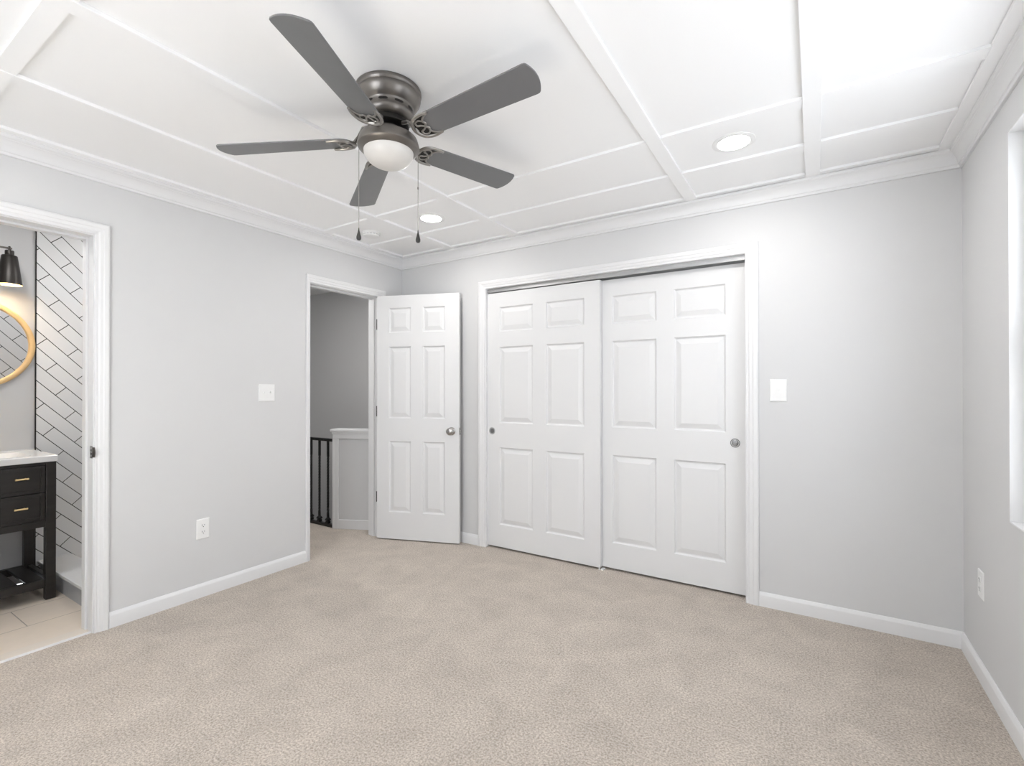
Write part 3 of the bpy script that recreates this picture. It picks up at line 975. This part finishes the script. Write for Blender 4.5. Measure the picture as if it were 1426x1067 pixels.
sd = thing('smoke_detector', 'round white smoke detector on the ceiling in the far corner', 'smoke detector', (-2.81, 2.482, ZC))
MB().lathe([(0.066, 0.0), (0.067, -0.006), (0.066, -0.010), (0.061, -0.011)], (-2.81, 2.482, ZC), 40).build('mounting_base', M_PLATE, sd, smooth=True, autos=30)
body = MB().lathe([(0.060, -0.010), (0.060, -0.022), (0.058, -0.027), (0.047, -0.032), (0.030, -0.034), (0.0005, -0.0345)], (-2.81, 2.482, ZC), 40).build('detector_body', M_PLATE, sd, smooth=True, autos=40)
mb = MB()
for k in range(16):
    a = 2 * pi * k / 16
    c_, s_ = cos(a), sin(a)
    tg = Vector((-s_, c_, 0)) * 0.008
    o_ = Vector((-2.81 + c_ * 0.0595, 2.482 + s_ * 0.0595, ZC - 0.021))
    mb.obox(o_ - tg, tg * 2, Vector((c_, s_, 0)) * 0.0012, EZ * 0.004)
mb.build('vent', M_VENT, body)

# ------------------------------------------------------------------ switches and outlets
def wall_frame(axis, plane, sgn, u, z):
    """origin, horizontal, up, outward"""
    if axis == 'x':
        return Vector((plane, u, z)), Vector((0, sgn, 0)), EZ, Vector((sgn, 0, 0))
    return Vector((u, plane, z)), Vector((1, 0, 0)), EZ, Vector((0, sgn, 0))

def plate_mesh(o, h, v, n, w, ht):
    mb = MB()
    def rect(a, b, d):
        return [o + h * (-a) + v * (-b) + n * d, o + h * a + v * (-b) + n * d, o + h * a + v * b + n * d, o - h * a + v * b + n * d]
    w2, h2 = w / 2, ht / 2
    return mb.loft([rect(w2, h2, 0), rect(w2, h2, 0.0025), rect(w2 - 0.0025, h2 - 0.0025, 0.0048), rect(w2 - 0.006, h2 - 0.006, 0.0055)])

def box_on(o, h, v, n, a, b, c, d, e, f):
    return MB().obox(o + h * a + v * c + n * e, h * (b - a), v * (d - c), n * (f - e))

def light_switch(axis, plane, sgn, u, z, w, ht, gangs, label):
    o, h, v, n = wall_frame(axis, plane, sgn, u, z)
    t = thing('light_switch', label, 'light switch', tuple(o))
    pl = plate_mesh(o, h, v, n, w, ht).build('switch_plate', M_PLATE, t)
    for gx_, up in gangs:
        op = o + h * gx_
        fr = box_on(op, h, v, n, -0.0055, 0.0055, -0.0125, 0.0125, 0.0050, 0.0064).build('toggle_surround', M_PLATE, t)
        s = 1 if up else -1
        tg = MB()
        b0 = op + n * 0.0064
        tg.loft([[b0 + h * (-0.0035) + v * (-0.006), b0 + h * 0.0035 + v * (-0.006), b0 + h * 0.0035 + v * 0.006, b0 - h * 0.0035 + v * 0.006],
                 [b0 + h * (-0.003) + v * (0.006 * s - 0.0035) + n * 0.011, b0 + h * 0.003 + v * (0.006 * s - 0.0035) + n * 0.011,
                  b0 + h * 0.003 + v * (0.006 * s + 0.0035) + n * 0.011, b0 - h * 0.003 + v * (0.006 * s + 0.0035) + n * 0.011]])
        tg.build('toggle', M_PLATE, t)
        for dv in (-0.030, 0.030):
            MB().lathe([(0.0028, 0.005), (0.0028, 0.0062), (0.0005, 0.0066)], op + v * dv, 12, (h, v, n)).build('screw', M_PLATE, t)
    return t

def outlet(axis, plane, sgn, u, z, w, ht, label):
    o, h, v, n = wall_frame(axis, plane, sgn, u, z)
    t = thing('wall_outlet', label, 'outlet', tuple(o))
    plate_mesh(o, h, v, n, w, ht).build('outlet_plate', M_PLATE, t)
    for dv in (-0.0195, 0.0195):
        c = o + v * dv
        ringp = []
        for k in range(24):
            a = 2 * pi * k / 24
            ringp.append((0.0165 * cos(a), max(-0.0128, min(0.0128, 0.0165 * sin(a)))))
        fc = MB().loft([[c + h * p + v * q + n * 0.005 for p, q in ringp], [c + h * p + v * q + n * 0.0075 for p, q in ringp]]).build('receptacle', M_PLATE, t)
        sl = MB().obox(c + h * (-0.0075) + v * (-0.001) + n * 0.0070, h * 0.0024, v * 0.0085, n * 0.0009)
        sl.obox(c + h * 0.0051 + v * 0.0 + n * 0.0070, h * 0.0024, v * 0.0070, n * 0.0009)
        sl.lathe([(0.0027, 0.0070), (0.0027, 0.0079)], c + v * (-0.0065), 12, (h, v, n))
        sl.build('socket_slots', M_SLOT, fc)
    MB().lathe([(0.003, 0.005), (0.003, 0.0062), (0.0005, 0.0066)], o, 12, (h, v, n)).build('screw', M_PLATE, t)
    return t

light_switch('x', XL, 1, 1.8695, 1.2345, 0.113, 0.116, [(-0.0225, False), (0.0225, True)], 'white double toggle switch plate beside the hall doorway')
light_switch('y', YB, -1, -0.174, 1.249, 0.086, 0.126, [(0.0, False)], 'white single toggle switch plate beside the closet casing')
outlet('x', XL, 1, 1.469, 0.411, 0.074, 0.120, 'white wall outlet low on the wall between the two doorways')
outlet('x', XR, -1, 2.838, 0.412, 0.076, 0.118, 'white wall outlet low on the wall below the window')

# ------------------------------------------------------------------ bathroom: vanity, mirror, light
VX1, VX0 = -3.882, BX + 0.003
VY0, VY1 = 0.382, 0.990
van = thing('bathroom_vanity', 'black wooden vanity with white top, brass handles and open slatted shelf', 'vanity', ((VX0 + VX1) / 2, (VY0 + VY1) / 2, 0))
for x in (VX1 - 0.046, VX0):
    for y in (VY0, VY1 - 0.046):
        MB().box(x, x + 0.046, y, y + 0.046, 0, 0.823).build('leg', M_VAN, van, bevel=0.002)
a, b = VY0 + 0.046, VY1 - 0.046
mb = MB()
mb.box(VX0 + 0.01, VX1 - 0.024, VY0 + 0.008, VY1 - 0.008, 0.455, 0.820)
mb.build('cabinet_body', M_VAN, van)
mb = MB()
mb.box(VX1 - 0.026, VX1 - 0.006, a, b, 0.436, 0.476).box(VX1 - 0.026, VX1 - 0.006, a, b, 0.806, 0.823)
mb.box(VX1 - 0.026, VX1 - 0.006, 0.726, 0.738, 0.476, 0.806).box(VX0 + 0.012, VX0 + 0.03, a, b, 0.436, 0.476)
for y in (VY0 + 0.006, VY1 - 0.028):
    mb.box(VX0 + 0.046, VX1 - 0.046, y, y + 0.02, 0.436, 0.476)
mb.build('apron', M_VAN, van, bevel=0.0015)
def shaker(y0, y1, z0, z1, name):
    mb = MB()
    x0, x1 = VX1 - 0.026, VX1 - 0.005
    prev = None
    mb.box(x0, x1 - 0.006, y0, y1, z0, z1)
    s = 0.020
    mb.box(x1 - 0.006, x1, y0, y0 + s, z0, z1).box(x1 - 0.006, x1, y1 - s, y1, z0, z1)
    mb.box(x1 - 0.006, x1, y0 + s, y1 - s, z0, z0 + s).box(x1 - 0.006, x1, y0 + s, y1 - s, z1 - s, z1)
    return mb.build(name, M_VAN, van, bevel=0.001)
def bar_handle(parent, y0, y1, z):
    hx_ = VX1 + 0.020
    mb = MB().tube([(hx_, y0, z), (hx_, y1, z)], 0.0055, 12)
    for y in (y0 + 0.010, y1 - 0.010):
        mb.tube([(VX1 - 0.006, y, z), (hx_, y, z)], 0.004, 8)
    mb.build('handle', M_BRASS, parent, smooth=True)
d = shaker(0.740, b - 0.002, 0.645, 0.803, 'drawer')
bar_handle(d, 0.809, 0.866, 0.7365)
d = shaker(0.740, b - 0.002, 0.478, 0.639, 'drawer')
bar_handle(d, 0.805, 0.862, 0.5645)
d = shaker(a + 0.002, 0.724, 0.478, 0.803, 'door')
mb = MB().tube([(VX1 + 0.020, 0.700, 0.60), (VX1 + 0.020, 0.700, 0.68)], 0.0055, 12)
for z in (0.61, 0.67):
    mb.tube([(VX1 - 0.006, 0.700, z), (VX1 + 0.020, 0.700, z)], 0.004, 8)
mb.build('handle', M_BRASS, d, smooth=True)
mb = MB()
mb.box(VX1 - 0.040, VX1 - 0.008, a, b, 0.072, 0.120).box(VX0 + 0.008, VX0 + 0.040, a, b, 0.072, 0.120)
for y in (VY0 + 0.006, VY1 - 0.030):
    mb.box(VX0 + 0.046, VX1 - 0.046, y, y + 0.024, 0.072, 0.120)
mb.build('shelf_frame', M_VAN, van, bevel=0.002)
ns = 5
gap = 0.034
sw = (b - a - 0.0 - gap * (ns - 1)) / ns
for k in range(ns):
    y = a + k * (sw + gap)
    MB().box(VX0 + 0.040, VX1 - 0.040, y, y + sw, 0.104, 0.120).build('shelf_slat', M_VAN, van, bevel=0.002)
# countertop with integral basin
mb = MB()
cx0, cx1, cy0, cy1, cz0, cz1 = VX0, VX1 + 0.010, VY0 - 0.006, 0.997, 0.8235, 0.861
ex0, ex1, ey0, ey1 = -4.235, -3.935, 0.47, 0.90
def rr(x0, x1, y0, y1, r, z, n=6):
    p = []
    for (qx, qy, a0) in ((x1 - r, y1 - r, 0), (x0 + r, y1 - r, pi / 2), (x0 + r, y0 + r, pi), (x1 - r, y0 + r, 3 * pi / 2)):
        for k in range(n):
            t_ = a0 + pi / 2 * k / (n - 1)
            p.append((qx + r * cos(t_), qy + r * sin(t_), z))
    return p
mb.loft([rr(cx0 + 0.003, cx1 - 0.003, cy0 + 0.003, cy1 - 0.003, 0.004, cz0), rr(cx0, cx1, cy0, cy1, 0.006, cz0 + 0.003), rr(cx0, cx1, cy0, cy1, 0.006, cz1 - 0.004), rr(cx0 + 0.004, cx1 - 0.004, cy0 + 0.004, cy1 - 0.004, 0.006, cz1),
         rr(ex0, ex1, ey0, ey1, 0.04, cz1), rr(ex0 + 0.008, ex1 - 0.008, ey0 + 0.008, ey1 - 0.008, 0.04, cz1 - 0.010), rr(ex0 + 0.03, ex1 - 0.03, ey0 + 0.03, ey1 - 0.03, 0.04, cz1 - 0.034)])
ct = mb.build('countertop', M_COUNTER, van, smooth=True, autos=25)
MB().box(cx0, cx0 + 0.018, cy0, cy1, cz1, cz1 + 0.006).build('back_lip', M_COUNTER, ct, bevel=0.002)
# tap at the back of the basin
tap = thing('basin_tap', 'brass basin tap at the back of the vanity top', 'tap', (-4.275, 0.685, cz1))
tp = MB().lathe([(0.024, 0.0), (0.024, 0.006), (0.017, 0.010), (0.015, 0.09), (0.0005, 0.092)], (-4.275, 0.685, cz1), 24)
tp.build('tap_body', M_BRASS, tap, smooth=True)
MB().tube([(-4.275, 0.685, cz1 + 0.07), (-4.23, 0.685, cz1 + 0.095), (-4.18, 0.685, cz1 + 0.095), (-4.165, 0.685, cz1 + 0.075)], 0.0085, 12).build('spout', M_BRASS, tap, smooth=True)
MB().tube([(-4.275, 0.685, cz1 + 0.092), (-4.275, 0.685, cz1 + 0.11), (-4.262, 0.64, cz1 + 0.118)], 0.005, 10).build('tap_lever', M_BRASS, tap, smooth=True)

MR, MY, MZ = 0.277, 0.722, 1.540
mir = thing('round_mirror', 'round mirror in a thin golden wood frame above the vanity', 'mirror', (BX, MY, MZ))
AX = (EY, EZ, EX)
MB().lathe([(MR - 0.024, 0.004), (MR - 0.026, 0.022), (MR - 0.022, 0.026), (MR - 0.004, 0.026), (MR, 0.022), (MR, 0.001), (MR - 0.02, 0.001)], (BX, MY, MZ), 96, AX)
fm = MB()
fprof = [(MR - 0.030, 0.006), (MR - 0.030, 0.021), (MR - 0.026, 0.025), (MR - 0.004, 0.026), (MR, 0.022), (MR, 0.001), (MR - 0.030, 0.001)]
rings = []
for k in range(96):
    aa = 2 * pi * k / 96
    dirv = EY * cos(aa) + EZ * sin(aa)
    rings.append([Vector((BX, MY, MZ)) + dirv * r + EX * h for r, h in fprof])
fm.loft(rings + [rings[0]], cap0=False, cap1=False)
fm.build('mirror_frame', M_FRAMEWOOD, mir, smooth=True, autos=50)
MB().lathe([(MR - 0.028, 0.001), (MR - 0.028, 0.010), (0.0005, 0.010)], (BX, MY, MZ), 64, AX).build('mirror_glass', M_MIRROR, mir)

SX, SZ = -4.20, 2.128
vl = thing('vanity_light', 'black cone shaded bath light on a slim bar above the round mirror', 'wall light', (BX, 0.685, SZ))
MB().lathe([(0.055, 0.0), (0.055, 0.012), (0.045, 0.020), (0.0005, 0.021)], (BX, 0.685, SZ), 32, AX).build('wall_plate', M_SHADE, vl, smooth=True)
mb = MB().tube([(BX + 0.015, 0.685, SZ), (SX, 0.685, SZ)], 0.007, 12)
mb.tube([(SX, 0.505, SZ), (SX, 0.862, SZ)], 0.006, 12)
mb.build('light_bar', M_GUN, vl, smooth=True)
for y in (0.517, 0.851):
    s = MB().lathe([(0.004, 0.012), (0.006, 0.008), (0.006, -0.012), (0.019, -0.014), (0.021, -0.018), (0.021, -0.042), (0.033, -0.045), (0.036, -0.048), (0.0585, -0.225), (0.0575, -0.2255), (0.034, -0.050), (0.0005, -0.050)], (SX, y, SZ), 40)
    sh = s.build('lamp_shade', M_SHADE, vl, smooth=True, autos=40)
    ln = MB().lathe([(0.0340, -0.052), (0.0571, -0.2256)], (SX, y, SZ), 40)
    ln.f = ln.f[:-2]
    ln.build('shade_lining', M_GOLDIN, sh, smooth=True)
    MB().lathe([(0.012, -0.052), (0.013, -0.110), (0.024, -0.145), (0.029, -0.168), (0.025, -0.190), (0.012, -0.203), (0.0005, -0.206)], (SX, y, SZ), 24).build('bulb', M_BULB, sh, smooth=True)
